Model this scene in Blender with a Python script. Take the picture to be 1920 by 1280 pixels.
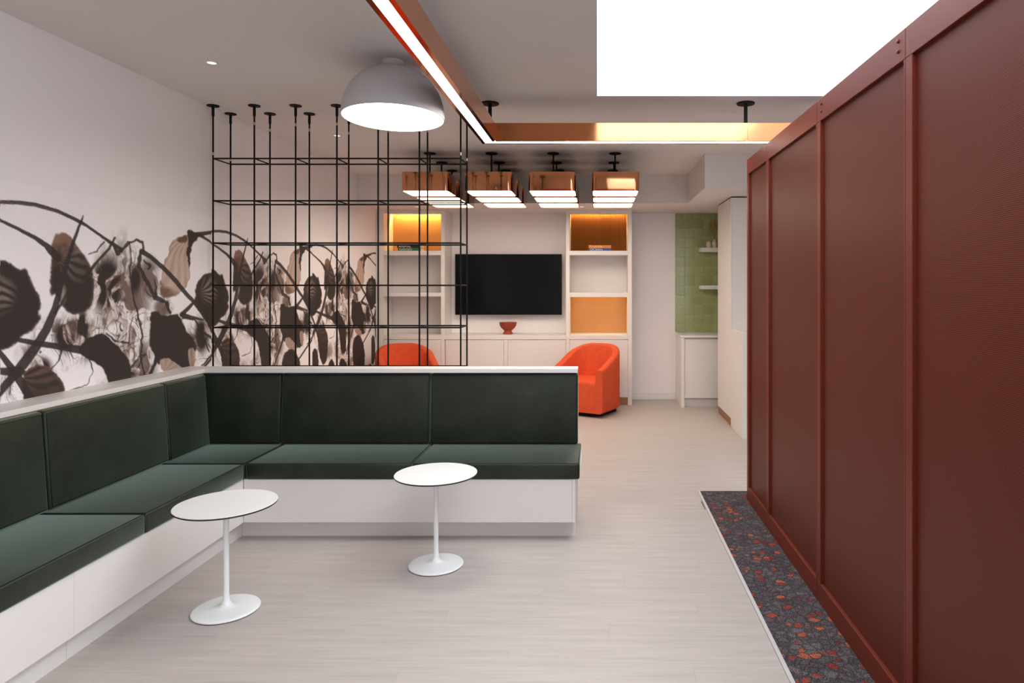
import bpy, bmesh, math, random
import numpy as np
from mathutils import Vector, Matrix

for o in list(bpy.data.objects):
    bpy.data.objects.remove(o, do_unlink=True)
SC = bpy.context.scene
COL = SC.collection
PI = math.pi
random.seed(4)

# ------------------------------------------------------------------ camera
cam = bpy.data.cameras.new('camera')
cam.sensor_width = 36.0
cam.lens = 24.0
cam.shift_x = -160.0 / 1920.0
cam.shift_y = -106.0 / 1920.0
cam.clip_start = 0.02
cam_o = bpy.data.objects.new('camera', cam)
COL.objects.link(cam_o)
cam_o.location = (0, 0, 1.6)
cam_o.rotation_euler = (PI / 2, 0, 0)
SC.camera = cam_o

# ------------------------------------------------------------------ world, daylight, exposure
SKY_STRENGTH = 7.2
w = bpy.data.worlds.new('overcast_sky')
SC.world = w
w.use_nodes = True
bg = w.node_tree.nodes['Background']
bg.inputs[0].default_value = (0.92, 0.96, 1.0, 1)
bg.inputs[1].default_value = SKY_STRENGTH

SC.view_settings.view_transform = 'Standard'
SC.view_settings.look = 'None'
SC.view_settings.gamma = 1.0
SC.view_settings.exposure = -0.02
SC.view_settings.use_curve_mapping = False
SC.cycles.max_bounces = 6
SC.cycles.diffuse_bounces = 4
SC.cycles.glossy_bounces = 3
SC.cycles.transmission_bounces = 2
SC.cycles.caustics_reflective = False
SC.cycles.caustics_refractive = False
SC.cycles.adaptive_threshold = 0.03

CEIL = 2.955
SOFF = 2.60
WL = -2.95          # left wall
WR = 2.5            # right wall
WB = 9.548          # back wall
WF = -3.2           # wall behind the camera
SKY = (-0.006, 1.99, 0.3, 4.90, 3.66)   # skylight x0 x1 y0 y1 top
ADDED_WIN = (-2.7, 1.2, 0.45, 2.55)   # added window for extra daylight, unseen to the right of the camera: y0 y1 z0 z1
PORTALS = [((0.99, 2.60, 3.65), 1.99, 4.59, 0), ((WR + 0.11, -0.75, 1.5), 3.9, 2.1, 1)]  # second portal guides sky light through the added side window
for loc, sx, sy, side in PORTALS:
    ld = bpy.data.lights.new('sky_portal', 'AREA')
    ld.shape = 'RECTANGLE'
    ld.size, ld.size_y = sx, sy
    ld.cycles.is_portal = True
    lo = bpy.data.objects.new('sky_portal', ld)
    COL.objects.link(lo)
    lo.location = loc
    if side:
        lo.rotation_euler = (PI / 2, 0, PI / 2)

# ------------------------------------------------------------------ materials
MATS = {}

def srgb(r, g, b):
    f = lambda c: (c / 255 / 12.92) if c / 255 <= 0.04045 else ((c / 255 + 0.055) / 1.055) ** 2.4
    return (f(r), f(g), f(b), 1.0)

def mat(name, col, rough=0.5, metal=0.0, var=0.0, vscale=6.0, stretch=(1, 1, 1), bump=0.0, bscale=80.0,
        spec=0.5, emit=None, estr=0.0, objvar=0.0, coat=0.0, sheen=0.0, sheen_tint=(1, 1, 1, 1)):
    m = bpy.data.materials.new(name)
    m.use_nodes = True
    nt = m.node_tree
    b = nt.nodes['Principled BSDF']
    b.inputs['Base Color'].default_value = col
    b.inputs['Roughness'].default_value = rough
    b.inputs['Metallic'].default_value = metal
    b.inputs['Specular IOR Level'].default_value = spec
    b.inputs['Coat Weight'].default_value = coat
    if sheen > 0:
        b.inputs['Sheen Weight'].default_value = sheen
        b.inputs['Sheen Roughness'].default_value = 0.35
        b.inputs['Sheen Tint'].default_value = sheen_tint
    if emit is not None:
        b.inputs['Emission Color'].default_value = emit
        b.inputs['Emission Strength'].default_value = estr
    tc = nt.nodes.new('ShaderNodeTexCoord')
    mp = nt.nodes.new('ShaderNodeMapping')
    mp.inputs['Scale'].default_value = stretch
    nt.links.new(tc.outputs['Object'], mp.inputs['Vector'])
    if var > 0 or objvar > 0:
        val = None
        if var > 0:
            n = nt.nodes.new('ShaderNodeTexNoise')
            n.inputs['Scale'].default_value = vscale
            n.inputs['Detail'].default_value = 6
            n.inputs['Roughness'].default_value = 0.6
            nt.links.new(mp.outputs[0], n.inputs['Vector'])
            mr = nt.nodes.new('ShaderNodeMapRange')
            mr.inputs['From Min'].default_value = 0.25
            mr.inputs['From Max'].default_value = 0.75
            mr.inputs['To Min'].default_value = 1 - var
            mr.inputs['To Max'].default_value = 1 + var
            nt.links.new(n.outputs['Fac'], mr.inputs['Value'])
            val = mr.outputs[0]
        if objvar > 0:
            oi = nt.nodes.new('ShaderNodeObjectInfo')
            mr2 = nt.nodes.new('ShaderNodeMapRange')
            mr2.inputs['To Min'].default_value = 1 - objvar
            mr2.inputs['To Max'].default_value = 1 + objvar
            nt.links.new(oi.outputs['Random'], mr2.inputs['Value'])
            if val is None:
                val = mr2.outputs[0]
            else:
                mu = nt.nodes.new('ShaderNodeMath')
                mu.operation = 'MULTIPLY'
                nt.links.new(val, mu.inputs[0])
                nt.links.new(mr2.outputs[0], mu.inputs[1])
                val = mu.outputs[0]
        vm = nt.nodes.new('ShaderNodeVectorMath')
        vm.operation = 'SCALE'
        vm.inputs[0].default_value = col[:3]
        nt.links.new(val, vm.inputs['Scale'])
        nt.links.new(vm.outputs[0], b.inputs['Base Color'])
    if bump > 0:
        n2 = nt.nodes.new('ShaderNodeTexNoise')
        n2.inputs['Scale'].default_value = bscale
        n2.inputs['Detail'].default_value = 4
        nt.links.new(mp.outputs[0], n2.inputs['Vector'])
        bu = nt.nodes.new('ShaderNodeBump')
        bu.inputs['Strength'].default_value = bump
        bu.inputs['Distance'].default_value = 0.01
        nt.links.new(n2.outputs['Fac'], bu.inputs['Height'])
        nt.links.new(bu.outputs[0], b.inputs['Normal'])
    MATS[name] = m
    return m

def emitter(name, col, s):
    return mat(name, (0.8, 0.8, 0.8, 1), 0.5, emit=col, estr=s)

WALLC = srgb(247, 240, 241)
mat('wall_paint', WALLC, 0.75, var=0.015, vscale=1.5, bump=0.03, bscale=220)
mat('ceiling_paint', srgb(232, 226, 223), 0.85, var=0.012, vscale=2)
mat('white_well', srgb(214, 216, 219), 0.8, var=0.01)
mat('white_laminate', srgb(236, 230, 227), 0.42, var=0.02, vscale=5, stretch=(1, 1, 14), bump=0.02, bscale=60)
mat('white_laminate_h', srgb(236, 230, 227), 0.42, var=0.02, vscale=5, stretch=(1, 14, 14), bump=0.02, bscale=60)
mat('white_satin', srgb(238, 236, 234), 0.4, var=0.01)
mat('quartz_white', srgb(236, 234, 230), 0.25, var=0.02, vscale=20)
mat('ply_edge', srgb(150, 122, 92), 0.6, var=0.1, vscale=20)
mat('plank_wood', srgb(190, 180, 175), 0.46, var=0.13, vscale=2.6, stretch=(0.8, 15, 1), bump=0.06, bscale=30, objvar=0.014)
mat('subfloor', srgb(120, 110, 104), 0.8, var=0.05)
mat('green_leather', (0.016, 0.0215, 0.012, 1), 0.46, var=0.55, vscale=5, bump=0.08, bscale=130, spec=0.35, sheen=0.85, sheen_tint=(0.72, 0.95, 0.82, 1))
mat('green_piping', (0.006, 0.008, 0.006, 1), 0.6, var=0.2, vscale=10, spec=0.2)
mat('black_metal', (0.006, 0.0055, 0.0055, 1), 0.6, var=0.1, spec=0.2)
mat('steel', (0.55, 0.52, 0.48, 1), 0.35, metal=1.0, var=0.05)
mat('copper', (0.78, 0.35, 0.165, 1), 0.06, metal=1.0, var=0.06, vscale=3)
mat('copper_beam', (0.72, 0.29, 0.13, 1), 0.10, metal=1.0, var=0.04, vscale=3)
mat('copper_satin', (0.62, 0.29, 0.11, 1), 0.42, metal=0.55, var=0.05, vscale=3)
mat('copper_reeded', (0.50, 0.20, 0.07, 1), 0.28, metal=0.7, var=0.05, vscale=3)
mat('copper_toe', (0.38, 0.17, 0.085, 1), 0.45, metal=0.4, var=0.05)
mat('dome_grey', srgb(206, 202, 202), 0.55, var=0.015)
mat('rust_paint', (0.165, 0.028, 0.015, 1), 0.42, var=0.05, vscale=4, spec=0.22)
mat('orange_fabric', (0.72, 0.10, 0.036, 1), 0.9, var=0.10, vscale=18, bump=0.15, bscale=400, spec=0.2)
mat('terracotta', (0.36, 0.055, 0.025, 1), 0.6, var=0.08, vscale=10)
mat('tv_black', (0.004, 0.004, 0.005, 1), 0.4, var=0.05, spec=0.25)
mat('tv_screen', (0.002, 0.002, 0.0025, 1), 0.12, var=0.05, spec=0.22)
mat('table_white', srgb(246, 246, 246), 0.35, var=0.008)
mat('table_edge', (0.02, 0.018, 0.016, 1), 0.5, var=0.05)
mat('green_tile', srgb(158, 168, 114), 0.18, var=0.14, vscale=6, objvar=0.09, bump=0.05, bscale=12)
mat('grout', srgb(228, 230, 208), 0.85, var=0.04)
mat('vase_cream', srgb(222, 214, 192), 0.6, var=0.05)
mat('dried_grass', srgb(150, 118, 70), 0.9, var=0.15)
mat('book_black', (0.012, 0.012, 0.012, 1), 0.5, var=0.05)
mat('book_green', (0.02, 0.19, 0.08, 1), 0.5, var=0.05)
mat('book_orange', (0.75, 0.24, 0.03, 1), 0.5, var=0.05)
mat('book_blue', (0.03, 0.07, 0.30, 1), 0.5, var=0.05)
mat('paper', srgb(225, 215, 200), 0.8, var=0.04, vscale=60, stretch=(1, 1, 30))
mat('print_white', srgb(235, 230, 220), 0.6, var=0.01)
mat('print_cream', srgb(252, 205, 140), 0.6, var=0.01)
mat('aluminium_trim', srgb(205, 203, 201), 0.4, metal=0.0, var=0.02)
mat('gap_shade', (0.05, 0.03, 0.022, 1), 0.8, var=0.05)  # shade of the gap over the tall cabinet, put into the colour
emitter('lamp_white', (1.0, 0.87, 0.71, 1), 8.4)
emitter('dome_glow', (1.0, 0.93, 0.85, 1), 14.0)
emitter('strip_white', (1.0, 0.95, 0.89, 1), 18.0)
emitter('led_amber', (1.0, 0.66, 0.20, 1), 110.0)
emitter('led_bay_fill', (1.0, 0.70, 0.32, 1), 130.0)  # glow added to brighten the low copper bay
emitter('downlight_glow', (1.0, 0.93, 0.82, 1), 1.2)

# skylight glass
m = bpy.data.materials.new('clear_glass')
m.use_nodes = True
nt = m.node_tree
nt.nodes.remove(nt.nodes['Principled BSDF'])
tr = nt.nodes.new('ShaderNodeBsdfTransparent')
tr.inputs[0].default_value = (0.94, 0.96, 0.97, 1)
gl = nt.nodes.new('ShaderNodeBsdfGlossy')
gl.inputs['Roughness'].default_value = 0.02
mx = nt.nodes.new('ShaderNodeMixShader')
mx.inputs[0].default_value = 0.06
nt.links.new(tr.outputs[0], mx.inputs[1])
nt.links.new(gl.outputs[0], mx.inputs[2])
nt.links.new(mx.outputs[0], nt.nodes['Material Output'].inputs['Surface'])
MATS['clear_glass'] = m

# perforated sheet of the screen
m = mat('perforated_sheet', (0.225, 0.048, 0.03, 1), 0.45, spec=0.18)
nt = m.node_tree
b = nt.nodes['Principled BSDF']
tc = nt.nodes.new('ShaderNodeTexCoord')
sep = nt.nodes.new('ShaderNodeSeparateXYZ')
nt.links.new(tc.outputs['Object'], sep.inputs[0])
def mth(op, a, bb=None, c=None):
    n = nt.nodes.new('ShaderNodeMath')
    n.operation = op
    for i, v in enumerate((a, bb, c)):
        if v is None:
            continue
        if isinstance(v, (int, float)):
            n.inputs[i].default_value = v
        else:
            nt.links.new(v, n.inputs[i])
    return n.outputs[0]
PIT = 0.0066
zrow = mth('DIVIDE', sep.outputs['Z'], PIT * 0.866)
rowi = mth('FLOOR', zrow)
odd = mth('MULTIPLY', mth('FRACT', mth('MULTIPLY', rowi, 0.5)), 1.0)
yy = mth('ADD', mth('DIVIDE', sep.outputs['Y'], PIT), odd)
dy = mth('SUBTRACT', mth('FRACT', yy), 0.5)
dz = mth('SUBTRACT', mth('FRACT', zrow), 0.5)
rr = mth('SQRT', mth('ADD', mth('MULTIPLY', dy, dy), mth('MULTIPLY', dz, dz)))
hole = mth('LESS_THAN', rr, 0.33)
mixc = nt.nodes.new('ShaderNodeMix')
mixc.data_type = 'RGBA'
mixc.inputs[6].default_value = (0.165, 0.028, 0.015, 1)
mixc.inputs[7].default_value = (0.020, 0.006, 0.004, 1)
nt.links.new(hole, mixc.inputs[0])
nt.links.new(mixc.outputs[2], b.inputs['Base Color'])
bu = nt.nodes.new('ShaderNodeBump')
bu.inputs['Strength'].default_value = 0.4
bu.inputs['Distance'].default_value = 0.001
bu.invert = True
nt.links.new(hole, bu.inputs['Height'])
nt.links.new(bu.outputs[0], b.inputs['Normal'])

# patterned carpet
m = mat('carpet_pile', (0.1, 0.1, 0.1, 1), 0.95, spec=0.1)
nt = m.node_tree
b = nt.nodes['Principled BSDF']
tc = nt.nodes.new('ShaderNodeTexCoord')
mp = nt.nodes.new('ShaderNodeMapping')
mp.inputs['Scale'].default_value = (1.0, 1.0, 1.0)
nt.links.new(tc.outputs['Object'], mp.inputs[0])
wn = nt.nodes.new('ShaderNodeTexNoise')
wn.inputs['Scale'].default_value = 30
nt.links.new(mp.outputs[0], wn.inputs['Vector'])
wm = nt.nodes.new('ShaderNodeVectorMath')
wm.operation = 'MULTIPLY_ADD'
wm.inputs[1].default_value = (0.022, 0.022, 0.0)
nt.links.new(wn.outputs['Color'], wm.inputs[0])
nt.links.new(mp.outputs[0], wm.inputs[2])
vo = nt.nodes.new('ShaderNodeTexVoronoi')
vo.inputs['Scale'].default_value = 22
nt.links.new(wm.outputs[0], vo.inputs['Vector'])
ve = nt.nodes.new('ShaderNodeTexVoronoi')
ve.feature = 'DISTANCE_TO_EDGE'
ve.inputs['Scale'].default_value = 22
nt.links.new(wm.outputs[0], ve.inputs['Vector'])
sp = nt.nodes.new('ShaderNodeSeparateColor')
nt.links.new(vo.outputs['Color'], sp.inputs[0])
# clusters of coloured dots
cl = nt.nodes.new('ShaderNodeTexNoise')
cl.inputs['Scale'].default_value = 5
nt.links.new(mp.outputs[0], cl.inputs['Vector'])
pick = mth('MULTIPLY', mth('GREATER_THAN', mth('ADD', sp.outputs[0], mth('MULTIPLY', cl.outputs['Fac'], 0.9)), 1.20),
           mth('LESS_THAN', mth('ADD', vo.outputs['Distance'], mth('MULTIPLY', wn.outputs['Fac'], 0.25)), 0.66))
ramp = nt.nodes.new('ShaderNodeValToRGB')
ramp.color_ramp.elements[0].color = srgb(112, 52, 46)
ramp.color_ramp.elements[1].color = srgb(168, 98, 70)
e = ramp.color_ramp.elements.new(0.6)
e.color = srgb(138, 62, 52)
nt.links.new(sp.outputs[1], ramp.inputs[0])
ramp2 = nt.nodes.new('ShaderNodeValToRGB')
ramp2.color_ramp.elements[0].color = srgb(76, 70, 73)
ramp2.color_ramp.elements[1].color = srgb(100, 93, 96)
nt.links.new(sp.outputs[2], ramp2.inputs[0])
mx1 = nt.nodes.new('ShaderNodeMix')
mx1.data_type = 'RGBA'
nt.links.new(pick, mx1.inputs[0])
nt.links.new(ramp2.outputs[0], mx1.inputs[6])
nt.links.new(ramp.outputs[0], mx1.inputs[7])
edge = mth('MULTIPLY', mth('SUBTRACT', 1.0, mth('MINIMUM', mth('MULTIPLY', ve.outputs['Distance'], 7.0), 1.0)), 1.2)
mx2 = nt.nodes.new('ShaderNodeMix')
mx2.data_type = 'RGBA'
nt.links.new(mth('MINIMUM', edge, 0.5), mx2.inputs[0])
nt.links.new(mx1.outputs[2], mx2.inputs[6])
mx2.inputs[7].default_value = srgb(44, 38, 40)
fn = nt.nodes.new('ShaderNodeTexNoise')
fn.inputs['Scale'].default_value = 190
fn.inputs['Detail'].default_value = 3
nt.links.new(mp.outputs[0], fn.inputs['Vector'])
fr = nt.nodes.new('ShaderNodeMapRange')
fr.inputs['From Min'].default_value = 0.35
fr.inputs['From Max'].default_value = 0.65
fr.inputs['To Min'].default_value = 0.30
fr.inputs['To Max'].default_value = 1.9
nt.links.new(fn.outputs['Fac'], fr.inputs[0])
vs = nt.nodes.new('ShaderNodeVectorMath')
vs.operation = 'SCALE'
nt.links.new(mx2.outputs[2], vs.inputs[0])
nt.links.new(fr.outputs[0], vs.inputs['Scale'])
nt.links.new(vs.outputs[0], b.inputs['Base Color'])
bu = nt.nodes.new('ShaderNodeBump')
bu.inputs['Strength'].default_value = 0.6
bu.inputs['Distance'].default_value = 0.004
nt.links.new(fn.outputs['Fac'], bu.inputs['Height'])
nt.links.new(bu.outputs[0], b.inputs['Normal'])

# printed wall covering: colours come from the mesh's colour attribute
m = mat('mural_print', WALLC, 0.7)
nt = m.node_tree
at = nt.nodes.new('ShaderNodeVertexColor')
at.layer_name = 'print'
nt.links.new(at.outputs['Color'], nt.nodes['Principled BSDF'].inputs['Base Color'])

# ------------------------------------------------------------------ mesh helpers
def B(bm, x0, x1, y0, y1, z0, z1):
    vs = [bm.verts.new(p) for p in ((x0, y0, z0), (x1, y0, z0), (x1, y1, z0), (x0, y1, z0),
                                    (x0, y0, z1), (x1, y0, z1), (x1, y1, z1), (x0, y1, z1))]
    for f in ((0, 3, 2, 1), (4, 5, 6, 7), (0, 1, 5, 4), (1, 2, 6, 5), (2, 3, 7, 6), (3, 0, 4, 7)):
        bm.faces.new([vs[i] for i in f])
    return vs

def box(x0, x1, y0, y1, z0, z1, bev=0.0, seg=1):
    bm = bmesh.new()
    B(bm, x0, x1, y0, y1, z0, z1)
    if bev > 0:
        bmesh.ops.bevel(bm, geom=list(bm.edges), offset=bev, segments=seg, affect='EDGES', profile=0.6)
    return bm

def cyl(bm, p0, p1, r, n=12, r1=None):
    p0, p1 = Vector(p0), Vector(p1)
    d = (p1 - p0)
    q = d.to_track_quat('Z', 'Y')
    r1 = r if r1 is None else r1
    a = [bm.verts.new(p0 + q @ Vector((math.cos(2 * PI * i / n) * r, math.sin(2 * PI * i / n) * r, 0))) for i in range(n)]
    c = [bm.verts.new(p1 + q @ Vector((math.cos(2 * PI * i / n) * r1, math.sin(2 * PI * i / n) * r1, 0))) for i in range(n)]
    for i in range(n):
        bm.faces.new((a[i], a[(i + 1) % n], c[(i + 1) % n], c[i]))
    bm.faces.new(list(reversed(a)))
    bm.faces.new(c)

def rod(p0, p1, r, n=8):
    bm = bmesh.new()
    cyl(bm, p0, p1, r, n)
    return bm

def tube(bm, pts, r, n=6, closed=False):
    pts = [Vector(p) for p in pts]
    rings = []
    N = len(pts)
    for i, p in enumerate(pts):
        if closed:
            t = pts[(i + 1) % N] - pts[i - 1]
        else:
            t = pts[min(i + 1, N - 1)] - pts[max(i - 1, 0)]
        q = t.to_track_quat('Z', 'Y')
        rr_ = r[i] if isinstance(r, (list, tuple)) else r
        rings.append([bm.verts.new(p + q @ Vector((math.cos(2 * PI * k / n) * rr_, math.sin(2 * PI * k / n) * rr_, 0))) for k in range(n)])
    M = N if closed else N - 1
    for i in range(M):
        A, C = rings[i], rings[(i + 1) % N]
        for k in range(n):
            bm.faces.new((A[k], A[(k + 1) % n], C[(k + 1) % n], C[k]))
    if not closed:
        bm.faces.new(list(reversed(rings[0])))
        bm.faces.new(rings[-1])

def lathe(prof, n=48, cx=0.0, cy=0.0):
    bm = bmesh.new()
    rings = []
    for r, z in prof:
        if r < 1e-6:
            rings.append([bm.verts.new((cx, cy, z))])
        else:
            rings.append([bm.verts.new((cx + r * math.cos(2 * PI * i / n), cy + r * math.sin(2 * PI * i / n), z)) for i in range(n)])
    for A, C in zip(rings[:-1], rings[1:]):
        for i in range(n):
            j = (i + 1) % n
            if len(A) == 1 and len(C) == 1:
                continue
            if len(A) == 1:
                bm.faces.new((A[0], C[j], C[i]))
            elif len(C) == 1:
                bm.faces.new((A[i], A[j], C[0]))
            else:
                bm.faces.new((A[i], A[j], C[j], C[i]))
    bmesh.ops.recalc_face_normals(bm, faces=bm.faces)
    return bm

def to_mesh(name, bm, smooth=False, angle=40):
    bmesh.ops.recalc_face_normals(bm, faces=bm.faces)
    me = bpy.data.meshes.new(name)
    bm.to_mesh(me)
    bm.free()
    if smooth:
        for p in me.polygons:
            p.use_smooth = True
        try:
            me.set_sharp_from_angle(angle=math.radians(angle))
        except Exception:
            pass
    return me

def obj(name, bm, material, parent=None, smooth=False, angle=40, local=False):
    me = bm if isinstance(bm, bpy.types.Mesh) else to_mesh(name, bm, smooth, angle)
    if not me.materials:
        me.materials.append(MATS[material])
    o = bpy.data.objects.new(name, me)
    COL.objects.link(o)
    if parent is not None:
        o.parent = parent
        if not local:
            off = Vector((0, 0, 0))
            p = parent
            while p is not None:
                off += p.location
                p = p.parent
            o.location = -off
    return o

def tag(o, label, cat, group=None):
    o['label'] = label
    o['category'] = cat
    if group:
        o['group'] = group
    return o

def thing(name, label, cat, loc=(0, 0, 0), rotz=0.0, group=None):
    o = bpy.data.objects.new(name, None)
    o.empty_display_size = 0.1
    COL.objects.link(o)
    o.location = loc
    o.rotation_euler = (0, 0, rotz)
    return tag(o, label, cat, group)

def structure(o, label=None):
    o['kind'] = 'structure'
    if label:
        o['label'] = label
    return o

def dup(root, loc, rotz, label, name=None):
    r = root.copy()
    COL.objects.link(r)
    r.location = loc
    r.rotation_euler = (0, 0, rotz)
    r['label'] = label
    for ch in list(root.children):
        c = ch.copy()
        COL.objects.link(c)
        c.parent = r
        for g in list(ch.children):
            d = g.copy()
            COL.objects.link(d)
            d.parent = c
    return r

# ------------------------------------------------------------------ room shell
floor = structure(obj('floor', box(WL, WR, WF, WB, -0.06, -0.012), 'subfloor'), 'pale wood-look plank floor')
PW, PL = 0.18, 1.22
plank_cache = {}
CARPET_X, CARPET_Y = 0.795, 5.285
y = WB
row = 0
while y > 1.45:
    y0 = max(y - PW, 1.45)
    xmax = WR if y0 >= CARPET_Y else CARPET_X - 0.02
    off = (row * 0.437) % PL
    x = WL - off
    while x < xmax - 0.01:
        xa, xb = max(x, WL), min(x + PL, xmax)
        if xb - xa > 0.02:
            key = (round(xb - xa, 3), round(y - y0, 3))
            if key not in plank_cache:
                plank_cache[key] = to_mesh('plank', box(0.00018, key[0] - 0.00018, 0.00018, key[1] - 0.00018, -0.012, 0.0))
            p = obj('plank', plank_cache[key], 'plank_wood', floor, local=True)
            p.location = (xa, y0, 0)
        x += PL
    if y0 < CARPET_Y < y - 0.004 and xmax < WR:
        x = xmax
        while x < WR - 0.01:
            xb = min(x + PL, WR)
            key = (round(xb - x, 3), round(y - CARPET_Y - 0.001, 3))
            if key not in plank_cache:
                plank_cache[key] = to_mesh('plank', box(0.00018, key[0] - 0.00018, 0.0, key[1] - 0.00018, -0.012, 0.0))
            p = obj('plank', plank_cache[key], 'plank_wood', floor, local=True)
            p.location = (x, CARPET_Y + 0.001, 0)
            x = xb
    y = y0
    row += 1

structure(obj('wall_left', box(WL - 0.12, WL, WF, WB, -0.06, CEIL + 0.1), 'wall_paint'), 'white painted wall carrying the leaf mural')
wall_back = structure(obj('wall_back', box(WL - 0.12, WR + 0.12, WB, WB + 0.12, -0.06, CEIL + 0.1), 'wall_paint'), 'pale painted wall behind the shelving')
bm = bmesh.new()
B(bm, WR, WR + 0.12, ADDED_WIN[1], WB, -0.06, CEIL + 0.1)
B(bm, WR, WR + 0.12, WF, ADDED_WIN[0], -0.06, CEIL + 0.1)
B(bm, WR, WR + 0.12, ADDED_WIN[0], ADDED_WIN[1], -0.06, ADDED_WIN[2])
B(bm, WR, WR + 0.12, ADDED_WIN[0], ADDED_WIN[1], ADDED_WIN[3], CEIL + 0.1)
structure(obj('wall_right', bm, 'wall_paint'), 'white wall behind the rust screen')
w2 = structure(obj('added_window', box(WR + 0.055, WR + 0.062, ADDED_WIN[0], ADDED_WIN[1], ADDED_WIN[2], ADDED_WIN[3]), 'clear_glass'), 'added unseen side window for extra daylight, right of the viewer')  # unseen window added to bring more daylight onto the left wall
bm = bmesh.new()
for k in range(4):
    yk = ADDED_WIN[0] + (ADDED_WIN[1] - ADDED_WIN[0]) * k / 3
    B(bm, WR + 0.04, WR + 0.08, max(yk - 0.025, ADDED_WIN[0]), min(yk + 0.025, ADDED_WIN[1]), ADDED_WIN[2], ADDED_WIN[3])
B(bm, WR + 0.04, WR + 0.08, ADDED_WIN[0], ADDED_WIN[1], ADDED_WIN[2], ADDED_WIN[2] + 0.04)
B(bm, WR + 0.04, WR + 0.08, ADDED_WIN[0], ADDED_WIN[1], ADDED_WIN[3] - 0.04, ADDED_WIN[3])
obj('added_window_frame', bm, 'white_satin', w2)
structure(obj('wall_front', box(WL - 0.12, WR + 0.12, WF - 0.12, WF, -0.06, CEIL + 0.1), 'wall_paint'), 'white wall behind the viewer')
sx0, sx1, sy0, sy1, stop = SKY
bm = bmesh.new()
T = 0.10
B(bm, WL, sx0, WF, WB, CEIL, CEIL + T)
B(bm, sx1, WR, WF, WB, CEIL, CEIL + T)
B(bm, sx0, sx1, WF, sy0, CEIL, CEIL + T)
B(bm, sx0, sx1, sy1, WB, CEIL, CEIL + T)
ceiling = structure(obj('ceiling', bm, 'ceiling_paint'), 'flat off-white ceiling with a skylight opening')
bm = bmesh.new()
B(bm, sx0 - 0.06, sx0, sy0 - 0.06, sy1 + 0.06, CEIL + T, stop)
B(bm, sx1, sx1 + 0.06, sy0 - 0.06, sy1 + 0.06, CEIL + T, stop)
B(bm, sx0, sx1, sy0 - 0.06, sy0, CEIL + T, stop)
B(bm, sx0, sx1, sy1, sy1 + 0.06, CEIL + T, stop)
obj('skylight_shaft', bm, 'white_well', ceiling)
bm = bmesh.new()
e_ = 0.004
B(bm, sx0, sx0 + e_, sy0, sy1, CEIL - 0.001, CEIL + T)
B(bm, sx1 - e_, sx1, sy0, sy1, CEIL - 0.001, CEIL + T)
B(bm, sx0, sx1, sy0, sy0 + e_, CEIL - 0.001, CEIL + T)
B(bm, sx0, sx1, sy1 - e_, sy1, CEIL - 0.001, CEIL + T)
obj('skylight_reveal', bm, 'white_well', ceiling)
win = structure(obj('window_1', box(sx0 - 0.06, sx1 + 0.06, sy0 - 0.06, sy1 + 0.06, stop + 0.001, stop + 0.012), 'clear_glass'), 'roof skylight glazing')
bm = bmesh.new()
for k in (1 / 3, 2 / 3):
    yk = sy0 + (sy1 - sy0) * k
    B(bm, sx0, sx1, yk - 0.02, yk + 0.02, stop - 0.05, stop)
obj('glazing_bar', bm, 'white_satin', win)

SX = 1.11
SY_A, SY_B = 8.36, 7.05
bm = bmesh.new()
pts = [(WL, SY_A), (SX, SY_A), (SX, SY_B), (WR, SY_B), (WR, WB), (WL, WB)]
lo = [bm.verts.new((a, c, SOFF)) for a, c in pts]
hi = [bm.verts.new((a, c, CEIL)) for a, c in pts]
bm.faces.new(lo)
bm.faces.new(hi)
for i in range(6):
    bm.faces.new((lo[i], lo[(i + 1) % 6], hi[(i + 1) % 6], hi[i]))
structure(obj('ceiling_soffit', bm, 'ceiling_paint'), 'dropped ceiling bulkhead along the back of the room')
structure(obj('baseboard_back', box(0.463, 1.092, WB - 0.014, WB, 0, 0.1, 0.003), 'white_satin'), 'white baseboard under the back wall')

# half wall behind the bench, with its white cap
hw = structure(obj('wall_half', box(-2.78, -0.141, 4.852, 4.922, 0, 0.984), 'wall_paint'), 'white half wall behind the green bench')
obj('side_run', box(WL + 0.001, -2.782, 1.2, 4.922, 0, 0.984), 'wall_paint', hw)
bm = bmesh.new()
pts = [(WL + 0.002, 1.2), (-2.748, 1.2), (-2.748, 4.773), (-0.138, 4.773), (-0.138, 4.927), (WL + 0.002, 4.927)]
lo = [bm.verts.new((a, c, 0.986)) for a, c in pts]
hi = [bm.verts.new((a, c, 1.013)) for a, c in pts]
bm.faces.new(lo)
bm.faces.new(hi)
for i in range(6):
    bm.faces.new((lo[i], lo[(i + 1) % 6], hi[(i + 1) % 6], hi[i]))
obj('ledge_cap', bm, 'white_laminate_h', hw)
obj('edge_strip', box(-2.779, -2.752, 1.2, 4.79, 0.979, 0.986), 'ply_edge', hw)

carpet = tag(obj('carpet', box(CARPET_X, WR - 0.002, 1.0, CARPET_Y, -0.012, 0.006), 'carpet_pile'),
             'charcoal carpet with rust and orange dots beside the plank floor', 'carpet')
structure(obj('trim_1', box(CARPET_X - 0.019, CARPET_X - 0.0005, 1.0, CARPET_Y, -0.012, 0.009, 0.002), 'aluminium_trim'), 'pale edging strip between carpet and planks')

# ------------------------------------------------------------------ mural (printed wall covering, repeated along the wall)
PERIOD = 1.845
MY0 = 3.371
MZ0, MZ1 = 0.30, 2.12

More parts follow.
